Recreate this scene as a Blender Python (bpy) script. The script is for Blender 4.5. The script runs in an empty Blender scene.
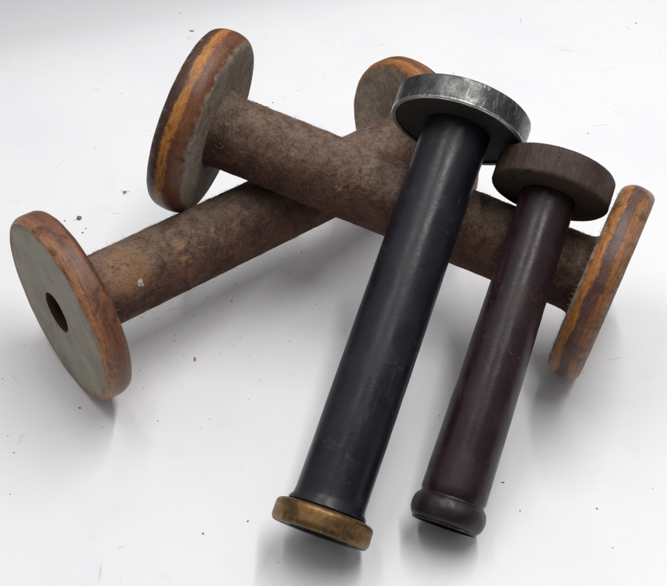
import bpy, bmesh, math, random
from mathutils import Vector, Matrix, noise

MM = 0.001
S = bpy.context.scene
COL = S.collection

# ------------------------------------------------------------------ camera
PITCH, DIST, FPX = 0.771771, 506.648 * MM, 1129.93
cam_data = bpy.data.cameras.new('camera')
cam = bpy.data.objects.new('camera', cam_data)
COL.objects.link(cam)
cam.location = (0, -DIST * math.cos(PITCH), DIST * math.sin(PITCH))
cam.rotation_euler = (math.pi / 2 - PITCH, 0, 0)
cam_data.sensor_fit = 'HORIZONTAL'
cam_data.sensor_width = 36.0
cam_data.lens = 36.0 * FPX / 667.0
cam_data.clip_start = 0.01
cam_data.clip_end = 100
S.camera = cam

# ------------------------------------------------------------------ room light and lamps
W = bpy.data.worlds.new("World")
S.world = W
W.use_nodes = True
bg = W.node_tree.nodes['Background']
bg.inputs[1].default_value = 1.0
# a room with a pale ceiling over darker walls
_t = W.node_tree
_c = _t.nodes.new('ShaderNodeTexCoord')
_s = _t.nodes.new('ShaderNodeSeparateXYZ')
_r = _t.nodes.new('ShaderNodeValToRGB')
_t.links.new(_c.outputs['Generated'], _s.inputs[0])
_t.links.new(_s.outputs[2], _r.inputs[0])
# dimmer on the side where the photographer stands
_y = _t.nodes.new('ShaderNodeMapRange')
_y.interpolation_type = 'SMOOTHSTEP'
_y.inputs[1].default_value = -0.9
_y.inputs[2].default_value = 0.35
_y.inputs[3].default_value = 0.22
_y.inputs[4].default_value = 1.18
_t.links.new(_s.outputs[1], _y.inputs[0])
_m = _t.nodes.new('ShaderNodeVectorMath')
_m.operation = 'SCALE'
_t.links.new(_r.outputs[0], _m.inputs[0])
_t.links.new(_y.outputs[0], _m.inputs['Scale'])
_t.links.new(_m.outputs[0], bg.inputs[0])
_r.color_ramp.elements[0].position = 0.0
_r.color_ramp.elements[0].color = (0.085, 0.084, 0.085, 1)
_r.color_ramp.elements[1].position = 0.75
_r.color_ramp.elements[1].color = (0.66, 0.66, 0.68, 1)


def strip_lamp(x, y, z, length, width, energy, color):
    """a ceiling strip lamp that runs away from the camera, shining straight down"""
    d = bpy.data.lights.new('strip_lamp', 'AREA')
    d.shape = 'RECTANGLE'
    d.size = width
    d.size_y = length
    d.energy = energy
    d.color = color
    o = bpy.data.objects.new('strip_lamp', d)
    o.location = (x, y, z)
    COL.objects.link(o)
    return o


strip_lamp(-0.17, 0.00, 0.80, 0.55, 0.04, 1.32, (1.0, 0.975, 0.95))
strip_lamp(0.22, 0.07, 0.80, 0.80, 0.04, 4.1, (1.0, 0.985, 0.965))

S.view_settings.view_transform = 'Standard'
S.view_settings.look = 'None'
S.view_settings.exposure = 0.10
S.view_settings.gamma = 1.0


# ------------------------------------------------------------------ node helpers
class Mat:
    def __init__(s, name):
        s.m = bpy.data.materials.new(name)
        s.m.use_nodes = True
        s.t = s.m.node_tree
        s.b = s.t.nodes['Principled BSDF']
        s.co = s.t.nodes.new('ShaderNodeTexCoord').outputs['Object']

    def n(s, kind, **kw):
        nd = s.t.nodes.new(kind)
        for k, v in kw.items():
            setattr(nd, k, v)
        return nd

    def put(s, sock, v):
        if isinstance(v, (int, float)):
            sock.default_value = v
        elif isinstance(v, tuple):
            sock.default_value = v + (1,) if len(v) == 3 and len(sock.default_value) == 4 else v
        else:
            s.t.links.new(v, sock)

    def math(s, op, a, b=0.0, c=0.0, clamp=False):
        nd = s.n('ShaderNodeMath', operation=op, use_clamp=clamp)
        s.put(nd.inputs[0], a)
        s.put(nd.inputs[1], b)
        s.put(nd.inputs[2], c)
        return nd.outputs[0]

    def scale(s, v):
        nd = s.n('ShaderNodeMapping')
        s.put(nd.inputs['Vector'], s.co)
        nd.inputs['Scale'].default_value = v
        return nd.outputs[0]

    def noise(s, scale, detail=4.0, rough=0.55, vec=None, dist=0.0):
        nd = s.n('ShaderNodeTexNoise')
        s.put(nd.inputs['Vector'], vec if vec is not None else s.co)
        nd.inputs['Scale'].default_value = scale
        nd.inputs['Detail'].default_value = detail
        nd.inputs['Roughness'].default_value = rough
        nd.inputs['Distortion'].default_value = dist
        return nd.outputs['Fac']

    def step(s, v, lo, hi, a=0.0, b=1.0):
        nd = s.n('ShaderNodeMapRange', interpolation_type='SMOOTHSTEP')
        s.put(nd.inputs['Value'], v)
        for i, k in enumerate((lo, hi, a, b)):
            s.put(nd.inputs[i + 1], k)
        return nd.outputs[0]

    def mix(s, f, a, b):
        nd = s.n('ShaderNodeMix', data_type='RGBA')
        s.put(nd.inputs['Factor'], f)
        s.put(nd.inputs['A'], a) if False else None
        s.put(nd.inputs[6], a)
        s.put(nd.inputs[7], b)
        return nd.outputs[2]

    def ramp(s, v, stops):
        nd = s.n('ShaderNodeValToRGB')
        s.put(nd.inputs[0], v)
        e = nd.color_ramp.elements
        while len(e) < len(stops):
            e.new(0.5)
        for q, (p, c) in zip(e, stops):
            q.position = p
            q.color = c + (1,)
        return nd.outputs[0]

    def xyz(s):
        nd = s.n('ShaderNodeSeparateXYZ')
        s.put(nd.inputs[0], s.co)
        return nd.outputs

    def radius(s):
        o = s.xyz()
        return s.math('SQRT', s.math('ADD', s.math('MULTIPLY', o[0], o[0]), s.math('MULTIPLY', o[1], o[1])))

    def near(s, p, inner, outer, wob=0.0, wscale=300):
        """1 around a point of the surface, fading out with a ragged edge"""
        nd = s.n('ShaderNodeVectorMath', operation='DISTANCE')
        s.put(nd.inputs[0], s.co)
        nd.inputs[1].default_value = p
        d = nd.outputs['Value']
        if wob:
            d = s.math('ADD', d, s.math('MULTIPLY', s.math('SUBTRACT', s.noise(wscale, 4), 0.5), wob))
        return s.step(d, inner, outer, 1.0, 0.0)

    def bump(s, h, strength, dist):
        nd = s.n('ShaderNodeBump')
        nd.inputs['Strength'].default_value = strength
        nd.inputs['Distance'].default_value = dist
        s.put(nd.inputs['Height'], h)
        s.put(s.b.inputs['Normal'], nd.outputs[0])

    def done(s, color, rough, metal=0.0, spec=0.5):
        s.put(s.b.inputs['Base Color'], color)
        s.put(s.b.inputs['Roughness'], rough)
        s.put(s.b.inputs['Metallic'], metal)
        s.put(s.b.inputs['Specular IOR Level'], spec)
        return s.m


def mat_sheet():
    m = Mat('white_laminate')
    n1 = m.noise(14, 3)
    n2 = m.noise(420, 5, 0.7)
    c = m.mix(m.step(n1, 0.35, 0.7), (0.80, 0.80, 0.81), (0.765, 0.77, 0.79))
    # thin scuffs and faint soiling
    sc = m.step(m.noise(130, 3, 0.5, m.scale((1.0, 0.14, 1.0)), 1.2), 0.70, 0.76)
    sc2 = m.step(m.noise(110, 3, 0.5, m.scale((0.16, 1.0, 1.0)), 1.5), 0.71, 0.77)
    gate = m.step(m.noise(20, 2), 0.48, 0.62)
    s_ = m.math('MULTIPLY', m.math('MAXIMUM', sc, sc2), gate)
    c = m.mix(m.math('MULTIPLY', s_, 0.65), c, (0.42, 0.42, 0.42))
    c = m.mix(m.step(m.noise(75, 6, 0.7), 0.52, 0.75, 0, 0.25), c, (0.66, 0.655, 0.65))
    sp = m.step(m.noise(300, 3, 0.55), 0.70, 0.76)
    c = m.mix(m.math('MULTIPLY', sp, 0.28), c, (0.45, 0.43, 0.40))
    m.bump(n2, 0.12, 0.0002)
    return m.done(c, m.step(n1, 0.3, 0.7, 0.42, 0.52), 0.0, 0.22)


def mat_flange(name, R, z0, z1, seed, orange, grime=0.0, dusty=(0.315, 0.262, 0.200)):
    """old varnished wood with colour bands round the rim and lint dust on the face towards the barrel"""
    m = Mat(name)
    r = m.radius()
    z = m.xyz()[2]
    nd = m.n('ShaderNodeVectorMath', operation='ADD')
    m.put(nd.inputs[0], m.co)
    nd.inputs[1].default_value = (seed * 0.31, seed * 0.17, seed * 0.53)
    co = nd.outputs[0]
    mp = m.n('ShaderNodeMapping')
    m.put(mp.inputs['Vector'], co)
    mp.inputs['Scale'].default_value = (1, 1, 7.0)
    m_ = m.n('ShaderNodeMapping')
    m.put(m_.inputs['Vector'], co)
    m_.inputs['Scale'].default_value = (0.5, 0.5, 9.0)
    m_rim = m_.outputs[0]
    streak = m.noise(75, 5, 0.62, mp.outputs[0], 0.4)
    blot = m.noise(95, 6, 0.7, co, 0.6)
    fine = m.noise(900, 4, 0.7, co)
    zz = m.math('DIVIDE', m.math('SUBTRACT', z, z0), z1 - z0)
    zz = m.math('ADD', zz, m.math('MULTIPLY', m.math('SUBTRACT', streak, 0.5), 0.18))
    zz = m.math('ADD', zz, m.math('MULTIPLY', m.math('SUBTRACT', m.noise(420, 6, 0.75, co), 0.5), 0.30))
    zz = m.math('ADD', zz, m.math('MULTIPLY', m.math('SUBTRACT', m.noise(45, 3, 0.6, co), 0.5), 0.22))
    band = m.ramp(zz, orange)
    blot2 = m.noise(230, 6, 0.72, mp.outputs[0], 0.8)
    c = m.mix(m.step(blot, 0.54 - grime, 0.68 - grime, 0.0, 0.75), band, (0.050, 0.022, 0.014))
    c = m.mix(m.step(blot2, 0.54 - grime, 0.63 - grime, 0.0, 0.65), c, (0.070, 0.030, 0.018))
    c = m.mix(m.step(m.noise(140, 5, 0.7, co, 0.5), 0.55, 0.66, 0.0, 0.5), c, (0.115, 0.075, 0.055))
    c = m.mix(m.step(streak, 0.58, 0.68, 0.0, 0.35), c, (0.30, 0.115, 0.035))
    tg = m.noise(160, 4, 0.6, m_rim, 0.2)
    c = m.mix(m.step(tg, 0.50, 0.62, 0.0, 0.38), c, (0.085, 0.036, 0.018))
    c = m.mix(m.step(fine, 0.58, 0.75, 0.0, 0.5), c, (0.03, 0.016, 0.010))
    # dust on the inner face (a face, found by its radius) with a ragged border
    rr = m.math('ADD', r, m.math('MULTIPLY', m.math('SUBTRACT', m.noise(260, 5, 0.65, co), 0.5), 0.006))
    dust = m.step(rr, R - 3.6 * MM, R - 1.4 * MM, 1.0, 0.0)
    dn = m.noise(330, 6, 0.75, co)
    d2 = m.noise(55, 3, 0.6, co)
    dc = m.mix(m.step(dn, 0.35, 0.70), tuple(v * 0.62 for v in dusty), tuple(v * 1.25 for v in dusty))
    dc = m.mix(m.step(d2, 0.45, 0.7, 0.0, 0.55), dc, (0.120, 0.080, 0.055))
    dc = m.mix(m.step(m.noise(1500, 2, 0.5, co), 0.66, 0.74, 0.0, 0.6), dc, (0.32, 0.28, 0.22))
    c = m.mix(m.math('MULTIPLY', dust, 0.93), c, dc)
    light = m.step(m.noise(500, 3, 0.6, co), 0.62, 0.72, 0.0, 0.16)
    c = m.mix(light, c, (0.33, 0.27, 0.20))
    h = m.math('ADD', m.math('MULTIPLY', dn, dust), m.math('MULTIPLY', m.math('ADD', blot, fine), 0.35))
    m.bump(h, 0.55, 0.0007)
    return m.done(c, m.step(dust, 0.0, 1.0, 0.40, 0.92), 0.0, 0.35)


def mat_end_face():
    m = Mat('weathered_end_grain')
    r = m.radius()
    a = m.noise(60, 5, 0.6)
    b = m.noise(420, 5, 0.7)
    c = m.mix(m.step(a, 0.35, 0.68), (0.330, 0.305, 0.245), (0.245, 0.222, 0.176))
    c = m.mix(m.step(b, 0.6, 0.78, 0, 0.5), c, (0.12, 0.095, 0.07))
    c = m.mix(m.step(m.noise(160, 4, 0.6, m.scale((1, 0.2, 1))), 0.62, 0.72, 0, 0.45), c, (0.15, 0.12, 0.09))
    rings = m.math('SINE', m.math('MULTIPLY', m.math('ADD', r, m.math('MULTIPLY', m.noise(90, 3), 0.003)), 2600.0))
    c = m.mix(m.step(rings, 0.0, 1.0, 0.0, 0.07), c, (0.15, 0.125, 0.095))
    c = m.mix(m.step(m.noise(230, 5, 0.7), 0.60, 0.68, 0, 0.4), c, (0.40, 0.37, 0.31))
    e = m.math('ADD', r, m.math('MULTIPLY', m.math('SUBTRACT', m.noise(150, 5, 0.7), 0.5), 0.010))
    c = m.mix(m.step(e, 34.8 * MM, 38.2 * MM, 0.0, 0.75), c, (0.26, 0.12, 0.05))
    c = m.mix(m.step(r, 8.0 * MM, 9.4 * MM, 0.55, 0.0), c, (0.13, 0.09, 0.06))
    m.bump(m.math('ADD', b, a), 0.25, 0.0005)
    return m.done(c, 0.75, 0.0, 0.25)


def mat_barrel(name, seed, patches, warm_end, lintc=(0.385, 0.295, 0.228)):
    m = Mat(name)
    nd = m.n('ShaderNodeVectorMath', operation='ADD')
    m.put(nd.inputs[0], m.co)
    nd.inputs[1].default_value = (seed, seed * 0.7, seed * 0.3)
    co = nd.outputs[0]
    o = m.xyz()
    a = m.noise(55, 6, 0.65, co, 0.5)
    b = m.noise(260, 7, 0.78, co, 0.2)
    d = m.noise(1100, 4, 0.75, co)
    mp = m.n('ShaderNodeMapping')
    m.put(mp.inputs['Vector'], co)
    mp.inputs['Scale'].default_value = (1, 1, 0.35)
    g = m.noise(420, 5, 0.75, mp.outputs[0], 0.3)
    c = m.mix(m.step(a, 0.32, 0.66), (0.074, 0.037, 0.028), (0.160, 0.080, 0.057))
    c = m.mix(m.step(b, 0.48, 0.66, 0, 0.6), c, (0.046, 0.026, 0.020))
    c = m.mix(m.step(m.noise(120, 7, 0.78, co, 0.2), 0.50, 0.62, 0, 0.7), c, (0.225, 0.102, 0.064))
    c = m.mix(m.step(g, 0.57, 0.72, 0, 0.6), c, (0.225, 0.135, 0.090))
    # rusty worn areas
    w = m.math('MULTIPLY', m.step(m.noise(70, 5, 0.65, co, 0.7), 0.50, 0.66), m.step(b, 0.38, 0.58))
    if warm_end:
        w = m.math('MULTIPLY', w, m.step(o[2], 0.030, 0.062, 1.0, 0.25))
    else:
        w = m.math('MULTIPLY', w, 0.20)
    c = m.mix(m.math('MULTIPLY', w, 0.8), c, (0.36, 0.170, 0.090))
    for p, r0, r1 in patches:
        k = m.near(tuple(v * MM for v in p), r0 * MM, r1 * MM, 0.009, 420)
        c = m.mix(m.math('MULTIPLY', k, m.step(d, 0.30, 0.55, 0.60, 1.0)), c, (0.40, 0.200, 0.100))
    # settled lint: thickest along the upper side (local -Y), patchy
    up = m.step(m.math('ADD', o[1], m.math('MULTIPLY', m.math('SUBTRACT', b, 0.5), 0.030)), -0.0170, -0.0055, 1.0, 0.0)
    lint = m.math('MULTIPLY', up, m.step(m.noise(190, 8, 0.8, co, 0.2), 0.33, 0.66, 0.12, 0.75))
    c = m.mix(lint, c, lintc)
    c = m.mix(m.step(d, 0.56, 0.70, 0, 0.5), c, (0.30, 0.225, 0.165))
    c = m.mix(m.step(m.noise(800, 5, 0.8, co, 0.6), 0.53, 0.63, 0, 0.6), c, (0.040, 0.022, 0.017))
    h = m.math('ADD', b, m.math('MULTIPLY', d, 0.7))
    m.bump(m.math('ADD', h, m.math('MULTIPLY', m.noise(2200, 3, 0.7, co), 0.5)), 1.0, 0.0010)
    return m.done(c, 0.88, 0.0, 0.22)


def mat_paint(name, base, worn, line, seed, rough=0.42):
    """thin worn paint on a turned tube: scratches along it, rubbed patches"""
    m = Mat(name)
    nd = m.n('ShaderNodeVectorMath', operation='ADD')
    m.put(nd.inputs[0], m.co)
    nd.inputs[1].default_value = (seed, seed * 0.6, seed * 0.2)
    co = nd.outputs[0]
    a = m.noise(60, 5, 0.6, co)
    f = m.noise(700, 4, 0.7, co)
    mp = m.n('ShaderNodeMapping')
    m.put(mp.inputs['Vector'], co)
    mp.inputs['Scale'].default_value = (1, 1, 0.035)
    l = m.noise(560, 3, 0.6, mp.outputs[0], 0.6)
    c = m.mix(m.step(a, 0.40, 0.70), base, worn)
    ls = m.math('MULTIPLY', m.step(l, 0.64, 0.70), m.step(m.noise(40, 2, 0.5, co), 0.46, 0.60))
    c = m.mix(m.math('MULTIPLY', ls, 0.55), c, line)
    c = m.mix(m.step(f, 0.64, 0.76, 0, 0.35), c, tuple(v * 2.2 for v in worn))
    nick = m.step(m.noise(330, 3, 0.6, m.scale((0.35, 0.35, 2.6)), 1.2), 0.69, 0.73)
    c = m.mix(m.math('MULTIPLY', nick, 0.6), c, line)
    rub = m.math('MULTIPLY', m.step(m.noise(85, 6, 0.75, co, 0.8), 0.54, 0.66), m.step(f, 0.40, 0.60))
    c = m.mix(m.math('MULTIPLY', rub, 0.38), c, tuple(0.6 * v + 0.02 for v in line))
    spk = m.step(m.noise(1900, 1, 0.5, co), 0.74, 0.78)
    c = m.mix(m.math('MULTIPLY', spk, 0.3), c, (0.18, 0.17, 0.16))
    h = m.math('ADD', m.math('MULTIPLY', f, 0.5), m.math('ADD', a, m.math('MULTIPLY', l, 0.25)))
    m.bump(m.math('SUBTRACT', h, m.math('MULTIPLY', nick, 0.4)), 0.20, 0.0005)
    return m.done(c, m.math('ADD', m.step(m.math('ADD', a, m.math('MULTIPLY', f, 0.4)), 0.5, 0.9, rough - 0.03, rough + 0.16), m.math('MULTIPLY', m.math('MAXIMUM', rub, ls), 0.16)), 0.0, 0.36)


def mat_steel(L, t):
    m = Mat('worn_grey_steel')
    o = m.xyz()
    a = m.noise(120, 6, 0.7, None, 0.8)
    b = m.noise(500, 5, 0.75)
    s = m.noise(260, 4, 0.7, m.scale((1, 1, 0.25)), 0.5)
    c = m.mix(m.step(a, 0.35, 0.65), (0.135, 0.133, 0.130), (0.050, 0.054, 0.053))
    c = m.mix(m.step(s, 0.57, 0.68, 0, 0.6), c, (0.42, 0.41, 0.40))
    c = m.mix(m.step(b, 0.56, 0.70, 0, 0.6), c, (0.05, 0.045, 0.045))
    sx = m.step(m.noise(1300, 3, 0.6, m.scale((1, 1, 0.10)), 0.3), 0.60, 0.70)
    c = m.mix(m.math('MULTIPLY', sx, m.step(a, 0.42, 0.6, 0.1, 0.7)), c, (0.60, 0.59, 0.57))
    # rubbed bright lip where the band turns over the inner face
    e = m.math('ADD', o[2], m.math('MULTIPLY', m.math('SUBTRACT', b, 0.5), 0.0022))
    lip = m.step(e, L + 0.5 * MM, L + 1.2 * MM, 1.0, 0.0)
    c = m.mix(m.math('MULTIPLY', lip, m.step(a, 0.35, 0.65, 1.0, 0.5)), c, (0.62, 0.61, 0.58))
    m.bump(m.math('ADD', a, b), 0.35, 0.0004)
    return m.done(c, m.step(a, 0.3, 0.7, 0.20, 0.38), 0.85, 0.5)


def mat_brass():
    m = Mat('tarnished_brass')
    a = m.noise(130, 5, 0.65, None, 0.6)
    b = m.noise(650, 4, 0.7)
    s = m.step(m.noise(300, 3, 0.6, m.scale((1, 1, 0.3)), 1.5), 0.60, 0.68)
    c = m.mix(m.step(a, 0.36, 0.64), (0.25, 0.135, 0.048), (0.095, 0.057, 0.027))
    c = m.mix(m.math('MULTIPLY', s, 0.7), c, (0.09, 0.05, 0.025))
    c = m.mix(m.step(b, 0.58, 0.72, 0, 0.45), c, (0.12, 0.07, 0.03))
    o = m.xyz()
    inner = m.step(o[2], -8.85 * MM, -8.2 * MM, 1.0, 0.0)
    c = m.mix(m.math('MULTIPLY', inner, 0.75), c, (0.045, 0.030, 0.020))
    m.bump(m.math('ADD', m.math('MULTIPLY', a, 1.6), m.math('MULTIPLY', b, 0.6)), 0.25, 0.0006)
    return m.done(c, m.step(a, 0.3, 0.7, 0.33, 0.52), 0.8, 0.5)


def mat_dark_wood(name, c0, c1, rough=0.6, chip=None, spec=0.35):
    m = Mat(name)
    g = m.noise(900, 5, 0.7, m.scale((1, 1, 0.16)), 0.5)
    a = m.noise(90, 5, 0.65)
    c = m.mix(m.step(g, 0.36, 0.64), c0, c1)
    c = m.mix(m.step(a, 0.45, 0.7, 0, 0.6), c, tuple(v * 0.55 for v in c0))
    c = m.mix(m.step(m.noise(2000, 2), 0.66, 0.76, 0, 0.35), c, tuple(min(1, v * 2.4) for v in c1))
    if chip:
        for p, r0, r1 in chip:
            k = m.near(tuple(v * MM for v in p), r0 * MM, r1 * MM, 0.0015, 900)
            c = m.mix(k, c, (0.008, 0.006, 0.005))
    m.bump(m.math('ADD', g, m.math('MULTIPLY', a, 0.6)), 0.6, 0.0006)
    return m.done(c, rough, 0.0, spec)


def mat_plain(name, color, rough=0.9):
    m = Mat(name)
    n = m.noise(600, 4, 0.7)
    c = m.mix(m.step(n, 0.35, 0.7), tuple(v * 0.7 for v in color), tuple(v * 1.2 for v in color))
    return m.done(c, rough, 0.0, 0.2)


# ------------------------------------------------------------------ mesh helpers (millimetres in, metres out)
def link_mesh(name, bm, mats, parent=None, sharp=32):
    me = bpy.data.meshes.new(name)
    bmesh.ops.recalc_face_normals(bm, faces=bm.faces)
    bm.to_mesh(me)
    bm.free()
    me.shade_smooth()
    if sharp:
        me.set_sharp_from_angle(angle=math.radians(sharp))
    for mt in (mats if isinstance(mats, (list, tuple)) else [mats]):
        me.materials.append(mt)
    o = bpy.data.objects.new(name, me)
    COL.objects.link(o)
    o.parent = parent
    return o


def densify(prof, step):
    out = [prof[0]]
    for (r0, z0), (r1, z1) in zip(prof, prof[1:]):
        d = math.hypot(r1 - r0, z1 - z0)
        k = max(1, int(d / step))
        for i in range(1, k + 1):
            t = i / k
            out.append((r0 + (r1 - r0) * t, z0 + (z1 - z0) * t))
    return out


def lathe(prof, closed=False, segs=160, step=3.0, rough=0.0, freq=0.12, seed=0.0, ragged=None):
    """turn (radius, z) in mm round local Z; rough = depth in mm of the wear that shapes the surface"""
    prof = densify(prof + ([prof[0]] if closed else []), step)
    if closed:
        prof = prof[:-1]
    bm = bmesh.new()
    rings = []
    for r, z in prof:
        ring = []
        for i in range(segs):
            a = 2 * math.pi * i / segs
            x, y = math.cos(a), math.sin(a)
            rr, zz = r, z
            if rough:
                v = Vector((x * r * freq + seed, y * r * freq - seed, z * freq))
                k = noise.noise(v) + 0.5 * noise.noise(v * 3.1)
                k2 = noise.noise(v + Vector((9, 3, 5)))
                rr += k * rough
                zz += k2 * rough * 0.5
            ring.append(bm.verts.new((x * rr * MM, y * rr * MM, zz * MM)))
        rings.append(ring)
    n = len(rings)
    for j in range(n if closed else n - 1):
        A, B = rings[j], rings[(j + 1) % n]
        for i in range(segs):
            k = (i + 1) % segs
            bm.faces.new((A[i], A[k], B[k], B[i]))
    return bm


def arc(cr, cz, ar, az, a0, a1, k=8):
    return [(cr + ar * math.cos(math.radians(a0 + (a1 - a0) * i / k)),
             cz + az * math.sin(math.radians(a0 + (a1 - a0) * i / k))) for i in range(k + 1)]


def thing(name, label, cat, P, az, el, group=None):
    o = bpy.data.objects.new(name, None)
    o.empty_display_size = 0.02
    COL.objects.link(o)
    a = Vector((math.cos(el) * math.cos(az), math.cos(el) * math.sin(az), math.sin(el)))
    u = a.cross(Vector((0, 0, 1))).normalized()
    w = u.cross(a)
    M = Matrix((u, -w, a)).transposed().to_4x4()
    M.translation = Vector(P) * MM
    o.matrix_world = M
    o['label'] = label
    o['category'] = cat
    if group:
        o['group'] = group
    return o


def fibre(bm, pts, rad, mi=0):
    """a thin three-sided hair along pts (mm)"""
    rings = []
    for i, p in enumerate(pts):
        d = (pts[min(i + 1, len(pts) - 1)] - pts[max(i - 1, 0)])
        d = d.normalized() if d.length > 1e-9 else Vector((0, 0, 1))
        s = d.orthogonal().normalized()
        t = d.cross(s)
        k = rad * (1.0 if i < len(pts) - 1 else 0.35)
        rings.append([bm.verts.new((p + (s * math.cos(q) + t * math.sin(q)) * k) * MM)
                      for q in (0, 2.094, 4.189)])
    for A, B in zip(rings, rings[1:]):
        for i in range(3):
            f = bm.faces.new((A[i], A[(i + 1) % 3], B[(i + 1) % 3], B[i]))
            f.material_index = mi


def curl(rnd, p, d, length, bend, n=5):
    """points of a wandering hair that starts at p along d"""
    pts = [p.copy()]
    d = d.normalized()
    for i in range(n - 1):
        d = (d + Vector((rnd.gauss(0, bend), rnd.gauss(0, bend), rnd.gauss(0, bend)))).normalized()
        pts.append(pts[-1] + d * (length / (n - 1)))
    return pts


# ------------------------------------------------------------------ setting: the white sheet
# flat under the bobbins, very slightly wavy further out
bm = bmesh.new()
rows = []
for i in range(76):
    row = []
    for k in range(76):
        x, y = -0.75 + 0.02 * k, -0.55 + 0.016 * i
        d = max(0.0, 0.94 * y - 0.36 * x - 0.185)          # added slope: the sheet bends down here to darken the far left corner
        z = -1.7 * d * d if d < 0.115 else -0.02248 - 0.391 * (d - 0.115)
        row.append(bm.verts.new((x, y, z + 0.0006 * noise.noise(Vector((x * 7, y * 7, 0))) * max(0.0, min(1.0, (abs(x) + abs(y) - 0.3) * 4)))))
    rows.append(row)
for A, B in zip(rows, rows[1:]):
    for k in range(75):
        bm.faces.new((A[k], A[k + 1], B[k + 1], B[k]))
sheet = link_mesh('tabletop', bm, mat_sheet(), None, None)
sheet['kind'] = 'structure'

# ------------------------------------------------------------------ the two wooden spools
M_LINT = mat_plain('grey_lint', (0.36, 0.305, 0.245))
M_STRAW = mat_plain('tan_fibre', (0.26, 0.145, 0.08))
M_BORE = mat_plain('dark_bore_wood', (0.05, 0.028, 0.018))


def flange_meshes(root, z_in, sgn, R, t, mat, end_mat, bore, seed, rad=3.0, rx=0.36):
    """rim with the barrel-side face as one mesh, the outer end face as its child"""
    ax = rx * t
    prof = [(bore + 1.0, 0.0), (R - rad, 0.0)]
    prof += arc(R - rad, ax, rad, ax, -90, 0)[1:]
    prof += arc(R - rad * 0.7, t - ax, rad * 0.7, ax, 0, 90)
    prof = [(r, z_in + sgn * z) for r, z in prof]
    fl = link_mesh('flange', lathe(prof, step=2.0, rough=0.22, seed=seed), mat, root)
    z0, z1 = z_in + sgn * t, z_in
    endp = [(R - rad * 0.7, z0), (bore + 0.7, z0)]
    ef = link_mesh('end_face', lathe(endp, step=2.5, rough=0.22, seed=seed), end_mat, fl)
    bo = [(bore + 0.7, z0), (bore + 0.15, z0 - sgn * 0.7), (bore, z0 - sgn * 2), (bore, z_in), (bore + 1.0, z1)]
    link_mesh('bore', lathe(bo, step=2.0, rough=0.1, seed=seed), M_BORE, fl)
    return fl


def lint_bm(rnd, L, r, R1, R2, n_barrel, n_face, up_bias=0.55, tilt=None):
    bm = bmesh.new()
    for i in range(n_barrel):
        th = rnd.uniform(0, 2 * math.pi)
        if rnd.random() < up_bias:
            th = -math.pi / 2 + rnd.gauss(0, 0.8)
        z = rnd.uniform(1, L - 1) if rnd.random() < 0.8 else (rnd.expovariate(1 / 9.0) if rnd.random() < .5 else L - rnd.expovariate(1 / 9.0))
        z = min(max(z, 0.5), L - 0.5)
        nrm = Vector((math.cos(th), math.sin(th), 0))
        tan = Vector((-math.sin(th), math.cos(th), 0)) * rnd.uniform(-1, 1) + Vector((0, 0, rnd.uniform(-1, 1)))
        p = nrm * (r - 0.05) + Vector((0, 0, z))
        if rnd.random() < 0.09:
            pts = curl(rnd, p + nrm * 0.2, tan, rnd.uniform(2, 6), 0.45, 6)
            for q in pts:                                  # lies flat on the turned surface
                k = math.hypot(q.x, q.y)
                f = (r + 0.12 + rnd.uniform(0, .25)) / k
                q.x *= f
                q.y *= f
            fibre(bm, pts, rnd.uniform(0.035, 0.075), 1 if rnd.random() < 0.55 else 0)
        else:
            fibre(bm, curl(rnd, p, nrm * rnd.uniform(0.3, 1.0) + tan * 0.8, rnd.uniform(0.4, 1.5) * (1.0 if rnd.random() < 0.85 else 2.2), 0.55, 4), rnd.uniform(0.016, 0.036), 0)
    for k in range(n_face):
        s, R, z = (1, R1, 0.0) if k % 2 else (-1, R2, L)
        th = rnd.uniform(0, 2 * math.pi)
        q = math.sqrt(rnd.uniform((r / R) ** 2, ((R - 5.2) / R) ** 2)) * R
        p = Vector((math.cos(th) * q, math.sin(th) * q, z - s * 0.05))
        d = Vector((rnd.gauss(0, 1), rnd.gauss(0, 1), s * abs(rnd.gauss(0, 0.5))))
        pts = curl(rnd, p, d, rnd.uniform(0.6, 2.4), 0.45, 4)
        if tilt and s < 0:
            o = Vector((0, 0, L))
            pts = [o + tilt @ (q - o) for q in pts]
        fibre(bm, pts, rnd.uniform(0.022, 0.05), 0)
    return bm


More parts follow.
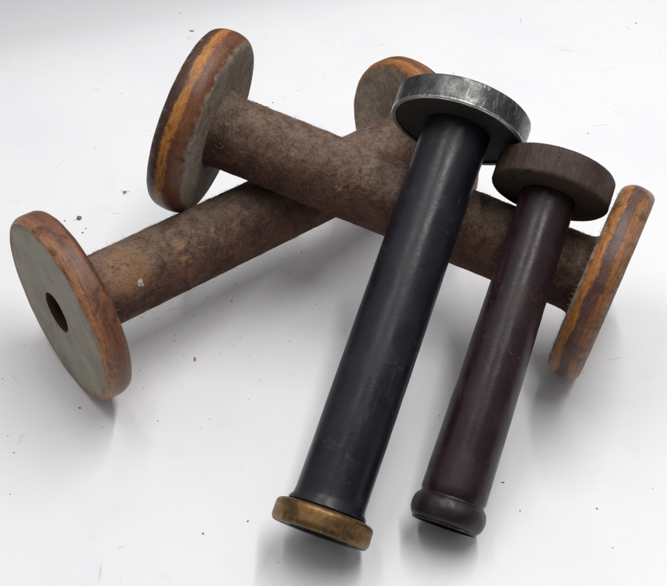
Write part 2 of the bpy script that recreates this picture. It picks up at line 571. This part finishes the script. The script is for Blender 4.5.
def spool(label, P, az, el, L, R1, R2, t1, t2, r1, r2, bands1, bands2, patches, warm, seed, bore=8.0, tilt2=None):
    root = thing('wooden_spool', label, 'spool', P, az, el, 'dusty wooden spools')
    em = M_END
    flange_meshes(root, 0.0, -1, R1, t1, mat_flange('banded_flange_wood', R1 * MM, 0, -t1 * MM, seed, bands1, 0.028 if warm else 0.02), em, bore, seed, *((3.0, 0.36) if warm else (4.6, 0.46)))
    f2 = flange_meshes(root, L, 1, R2, t2, mat_flange('banded_flange_wood', R2 * MM, L * MM, (L + t2) * MM, seed + 3.7, bands2, 0.022), em, bore, seed + 5, *((3.0, 0.36) if warm else (5.0, 0.46)))
    rot = None
    if tilt2:
        rot = Vector((0, 0, 1)).rotation_difference(Vector((tilt2[0], tilt2[1], 1)).normalized()).to_matrix()
        # this flange has worked loose and sits askew
        q = rot.to_4x4()
        T = Matrix.Translation((0, 0, L * MM))
        f2.matrix_local = T @ q @ T.inverted()
    prof = [(bore + .4, -.6), (r1 + 1.6, -.6), (r1 + 1.5, 0.2), (r1 + .7, 1.4), (r1 + .2, 3.2), (r1, 6)]
    prof += [(r1 + (r2 - r1) * k / 12, 6 + (L - 12) * k / 12) for k in range(1, 13)]
    prof += [(r2 + .2, L - 3.2), (r2 + .7, L - 1.4), (r2 + 1.5, L - .2), (r2 + 1.6, L + (3 if tilt2 else .6)), (bore + .4, L + (3 if tilt2 else .6))]
    link_mesh('barrel', lathe(prof, True, 160, 1.5, 0.16, 0.25, seed), mat_barrel('dusty_barrel_wood', seed, patches, warm), root)
    rnd = random.Random(int(seed * 100))
    ln = link_mesh('lint', lint_bm(rnd, L, (r1 + r2) / 2, R1, R2, 5200, 1800, 0.62, rot), [M_LINT, M_STRAW], root, None)
    ln['kind'] = 'stuff'
    return root


M_END = mat_end_face()
DK, RB, OR, LO, TN = (0.050, 0.020, 0.012), (0.130, 0.045, 0.020), (0.29, 0.105, 0.022), (0.42, 0.165, 0.034), (0.25, 0.135, 0.070)

low_spool = spool(
    'dusty brown spool lying flat under the other one, grey holed end at lower left',
    (-99.213, -44.934, 39.8), 0.654, 0.0, 166.14, 39.73, 39.8, 11.3, 10.8, 15.12, 15.48,
    [(0.0, DK), (0.22, (0.20, 0.075, 0.034)), (0.5, (0.15, 0.068, 0.042)), (0.72, (0.27, 0.11, 0.045)), (0.95, (0.40, 0.19, 0.085))],
    [(0.0, OR), (0.3, LO), (0.55, RB), (0.8, OR), (1.0, DK)],
    [((8.1, -12.9, 40.5), 1.0, 4.2), ((12.4, -8.7, 41.2), 0.6, 2.6), ((9.0, -12.2, 56.1), 0.2, 1.5), ((9.3, -12.0, 67.1), 0.1, 1.3), ((6.8, -13.1, 17), 5, 15)], True, 1.3)
# a pale scrap of paper stuck to the barrel of the low spool
bm = bmesh.new()
bmesh.ops.create_icosphere(bm, subdivisions=3, radius=1.0 * MM)
for v in bm.verts:
    v.co *= 1.35 + 0.9 * noise.noise(v.co * 1300 + Vector((3, 1, 2)))
    v.co = Matrix.Rotation(math.atan2(-7.9, 13.0), 3, 'Z') @ Vector((v.co.x * 0.22, v.co.y, v.co.z))
fl = link_mesh('pale_scrap', bm, mat_plain('pale_scrap', (0.42, 0.38, 0.33)), low_spool)
fl.location = Vector((12.95, -7.7, 19.9)) * MM

high_spool = spool(
    'dusty brown spool slanting over the other spool, edge-on right flange standing on the sheet',
    (-47.093, 18.298, 76.75), -0.332, -0.2215, 160.25, 39.18, 40.94, 15.2, 13.8, 15.46, 15.69,
    [(0.0, RB), (0.22, (0.17, 0.06, 0.026)), (0.42, RB), (0.50, LO), (0.66, LO), (0.74, DK), (1.0, DK)],
    [(0.0, DK), (0.10, OR), (0.27, LO), (0.36, (0.075, 0.04, 0.034)), (0.60, (0.12, 0.058, 0.042)), (0.68, OR), (0.80, (0.27, 0.13, 0.065)), (1.0, (0.23, 0.12, 0.07))],
    [((9.0, -12.4, 33.8), 0.3, 1.6), ((13.9, -6.5, 57.0), 0.3, 1.4)], False, 2.9, tilt2=(0.1054, -0.0907))

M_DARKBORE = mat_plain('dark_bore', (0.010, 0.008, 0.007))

# ------------------------------------------------------------------ the black bobbin with metal ends
C_L, C_R, C_T = 152.7, 26.78, 10.35
black = thing('metal_tipped_bobbin', 'blue-black bobbin with a grey steel head and a brass ring at its foot', 'bobbin',
              (-2.418, -130.45, 19.45), 1.188, 0.4985)
cp = mat_paint('blue_black_paint', (0.0055, 0.0064, 0.0108), (0.0092, 0.0102, 0.0155), (0.06, 0.06, 0.07), 4.1, 0.31)
rb = 9.0
prof = [(rb, -6.0), (9.6, -8.3), (10.6, -8.72), (13.4, -8.72), (13.6, -2), (13.7, -.2), (14.4, .4), (14.3, 1.2), (13.4, 2.4), (13.1, 4.5), (13.08, 10)]
prof += [(13.08, 10 + (C_L - 16) * k / 8) for k in range(1, 9)]
prof += [(13.1, C_L - 4), (13.3, C_L + 1), (rb, C_L + 1)]
link_mesh('barrel', lathe(prof, True, 160, 2.0, 0.05, 0.2, 4.0), cp, black)
head = link_mesh('head', lathe([(12.0, C_L + .9), (C_R - 1.6, C_L + .9), (C_R - 1.6, C_L + C_T - .8), (12.0, C_L + C_T - .8)], True, 128, 2.0, 0.06, 0.2, 6.0),
                 mat_dark_wood('dark_head_wood', (0.016, 0.0145, 0.013), (0.028, 0.025, 0.022), 0.65), black)
bo = 1.0
prof = [(C_R - 1.75, C_L + .25), (C_R - .7, C_L)] + arc(C_R - .6, C_L + .8, .6, .7, -70, 0, 4) \
    + arc(C_R - .8, C_L + C_T - .9, .8, .9, 0, 90, 5) + [(C_R - 1.75, C_L + C_T), (C_R - 1.75, C_L + 1.2)]
link_mesh('metal_band', lathe(prof, True, 192, 1.2, 0.07, 0.25, 6.0), mat_steel(C_L * MM, C_T * MM), head)
R, t = 18.1, 8.8
prof = [(13.75, -.3)] + arc(R - 2.4, -2.4, 2.4, 2.1, 92, 0, 7) + arc(R - 1.5, -t + 2.6, 1.5, 2.6, 0, -85, 7) + [(14.2, -t - .02), (13.75, -t + .3)]
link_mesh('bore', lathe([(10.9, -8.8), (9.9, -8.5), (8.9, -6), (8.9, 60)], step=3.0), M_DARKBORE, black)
link_mesh('brass_ring', lathe(prof, True, 160, 1.2, 0.16, 0.2, 8.0), mat_brass(), black)

# ------------------------------------------------------------------ the maroon bobbin
D_L, D_R, D_T = 121.0, 22.94, 12.18
maroon = thing('turned_wood_bobbin', 'slim dark maroon bobbin with a thick brown wooden head and a rounded lip', 'bobbin',
               (42.873, -122.9, 15.50), 1.180, 0.5370)
dp = mat_paint('maroon_paint', (0.0165, 0.0066, 0.0090), (0.025, 0.0105, 0.0135), (0.12, 0.055, 0.04), 7.7, 0.31)
rb = 8.2
prof = [(rb, -3), (11.6, -3), (11.6, -.8), (11.7, .4), (12.2, 1.6), (12.15, 4)]
prof += [(12.15 - 1.5 * k / 10, 4 + (D_L - 8) * k / 10) for k in range(1, 11)]
prof += [(10.6, D_L + 1), (rb, D_L + 1)]
link_mesh('barrel', lathe(prof, True, 160, 2.0, 0.06, 0.2, 11.0), dp, maroon)
wood = mat_dark_wood('brown_head_wood', (0.042, 0.026, 0.020), (0.076, 0.050, 0.040), 0.52,
                     [((-8.0, -20.6, D_L + .2), 0.2, 1.0), ((-6.8, -21.0, D_L + .0), 0.2, 1.0), ((1.3, -22.9, D_L + 11), 0.1, 0.45), ((1.8, -22.9, D_L + 9.4), 0.1, 0.4),
                      ((2.2, -22.9, D_L + 7.6), 0.1, 0.4), ((2.7, -22.8, D_L + 6), 0.1, 0.4)], 0.22)
prof = [(9.8, D_L)] + [(D_R - 1.6, D_L)] + arc(D_R - 1.4, D_L + 1.4, 1.4, 1.4, -80, 0, 5) \
    + arc(D_R - 1.8, D_L + D_T - 1.8, 1.8, 1.8, 0, 88, 5) + [(9.8, D_L + D_T)]
link_mesh('head', lathe(prof, True, 160, 1.2, 0.12, 0.3, 13.0), wood, maroon)
R, t = 13.83, 10.4
prof = [(rb + .3, .3), (11.6, .3), (12.1, -.5)] + arc(R - 2.6, -4.9, 2.6, 4.6, 78, -70, 14) + [(11.9, -10.1), (11.2, -10.2), (10.7, -9.9)]
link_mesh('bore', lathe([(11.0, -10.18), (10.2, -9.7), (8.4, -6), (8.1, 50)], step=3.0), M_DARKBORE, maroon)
prof += [(10.6, -4)]
link_mesh('lip', lathe(prof, True, 160, 1.0, 0.1, 0.3, 15.0),
          mat_paint('dark_lip_paint', (0.014, 0.0085, 0.0090), (0.021, 0.013, 0.0135), (0.12, 0.09, 0.08), 9.3, 0.34), maroon)

# ------------------------------------------------------------------ crumbs and hairs shed on the sheet
M_CRUMB = mat_plain('brown_crumb', (0.22, 0.17, 0.125))
M_DARK = mat_plain('dark_crumb', (0.26, 0.24, 0.22))
rnd = random.Random(5)


def crumb_into(bm, x, y, size, mi, rnd, flat=0.5, elong=1.0):
    a = rnd.uniform(0, 3.14)
    s = rnd.uniform(0, 50)
    g = bmesh.ops.create_icosphere(bm, subdivisions=2, radius=1.0)['verts']
    for v in g:
        k = 1 + 0.7 * noise.noise(v.co * 1.4 + Vector((s, s, 0)))
        c = v.co * k
        c = Vector((c.x * size * elong, c.y * size, (c.z * flat + flat * .8) * size))
        v.co = Vector((x + c.x * math.cos(a) - c.y * math.sin(a), y + c.x * math.sin(a) + c.y * math.cos(a), c.z)) * MM
    for f in {f for v in g for f in v.link_faces}:
        f.material_index = mi


# the four bits big enough to point at
for name, label, x, y, sz, el, mi, hairs in (
        ('lint_crumb', 'tan crumb of lint behind the grey holed end of the low spool', -122.2, 51.6, 1.15, 1.25, 0, 5),
        ('lint_crumb', 'small dark curled crumb between the low spool and the raised left flange', -103.1, 71.3, 0.7, 1.3, 1, 6),
        ('lint_crumb', 'dark speck beside the top of the raised left flange, near the top edge', -83.4, 220.8, 0.85, 1.4, 1, 4),
        ('wood_splinter', 'short dark splinter on the white sheet below the barrel of the low spool', -58.7, -40.2, 0.42, 3.0, 1, 0)):
    bm = bmesh.new()
    crumb_into(bm, 0, 0, sz, 0, rnd, 0.45, el)
    for k in range(hairs):
        d = Vector((rnd.gauss(0, 1), rnd.gauss(0, 1), 0.0))
        pts = curl(rnd, Vector((0, 0, .25)), d, rnd.uniform(1.5, 4), 0.5, 6)
        for q in pts:
            q.z = 0.15 + abs(q.z) * 0.2
        fibre(bm, pts, 0.07)
    o = link_mesh(name, bm, M_CRUMB if mi == 0 else M_DARK, None, None)
    o.location = (x * MM, y * MM, 0)
    o['label'] = label
    o['category'] = 'splinter' if 'splinter' in name else 'crumb'
    if name == 'lint_crumb':
        o['group'] = 'crumbs shed on the white sheet'

bm = bmesh.new()
spots = [(-129, 49.6), (-103, -67), (64.8, -104), (69.8, -117), (98.7, -116), (101.6, -133), (133.5, 120), (-32.9, 148),
         (-31.8, -121.6), (-48, -127), (180, 230), (-92, 241), (-118, 44), (-119, 41)]
for x, y in spots:
    crumb_into(bm, x, y, rnd.uniform(0.18, 0.36), rnd.choice((0, 1, 1)), rnd, 0.5, rnd.uniform(1, 2))
for i in range(95):
    x, y = rnd.gauss(-20, 95), rnd.gauss(0, 100)
    crumb_into(bm, x, y, rnd.uniform(0.07, 0.2), rnd.choice((0, 1, 2)), rnd, 0.5, rnd.uniform(1, 2.2))
for i in range(150):                                                   # dense dust under and round the spools
    t = rnd.uniform(-30, 190)
    x = -98 + 0.795 * t + rnd.gauss(0, 26)
    y = -44 + 0.606 * t + rnd.gauss(0, 26)
    crumb_into(bm, x, y, rnd.uniform(0.06, 0.2), rnd.choice((0, 0, 1)), rnd, 0.5, rnd.uniform(1, 2.5))
for i in range(45):
    x, y = rnd.uniform(-200, 200), rnd.uniform(-150, 230)
    pts = curl(rnd, Vector((x, y, 0.1)), Vector((rnd.gauss(0, 1), rnd.gauss(0, 1), 0)), rnd.uniform(2, 9), 0.28, 8)
    for q in pts:
        q.z = 0.07
    fibre(bm, pts, rnd.uniform(0.022, 0.05), rnd.choice((2, 2, 2, 1)))
dust = link_mesh('dust_specks', bm, [M_CRUMB, M_DARK, mat_plain('grey_hair', (0.34, 0.33, 0.32))], None, None)
dust['label'] = 'fine dust specks and short hairs scattered over the white sheet'
dust['category'] = 'dust'
dust['kind'] = 'stuff'
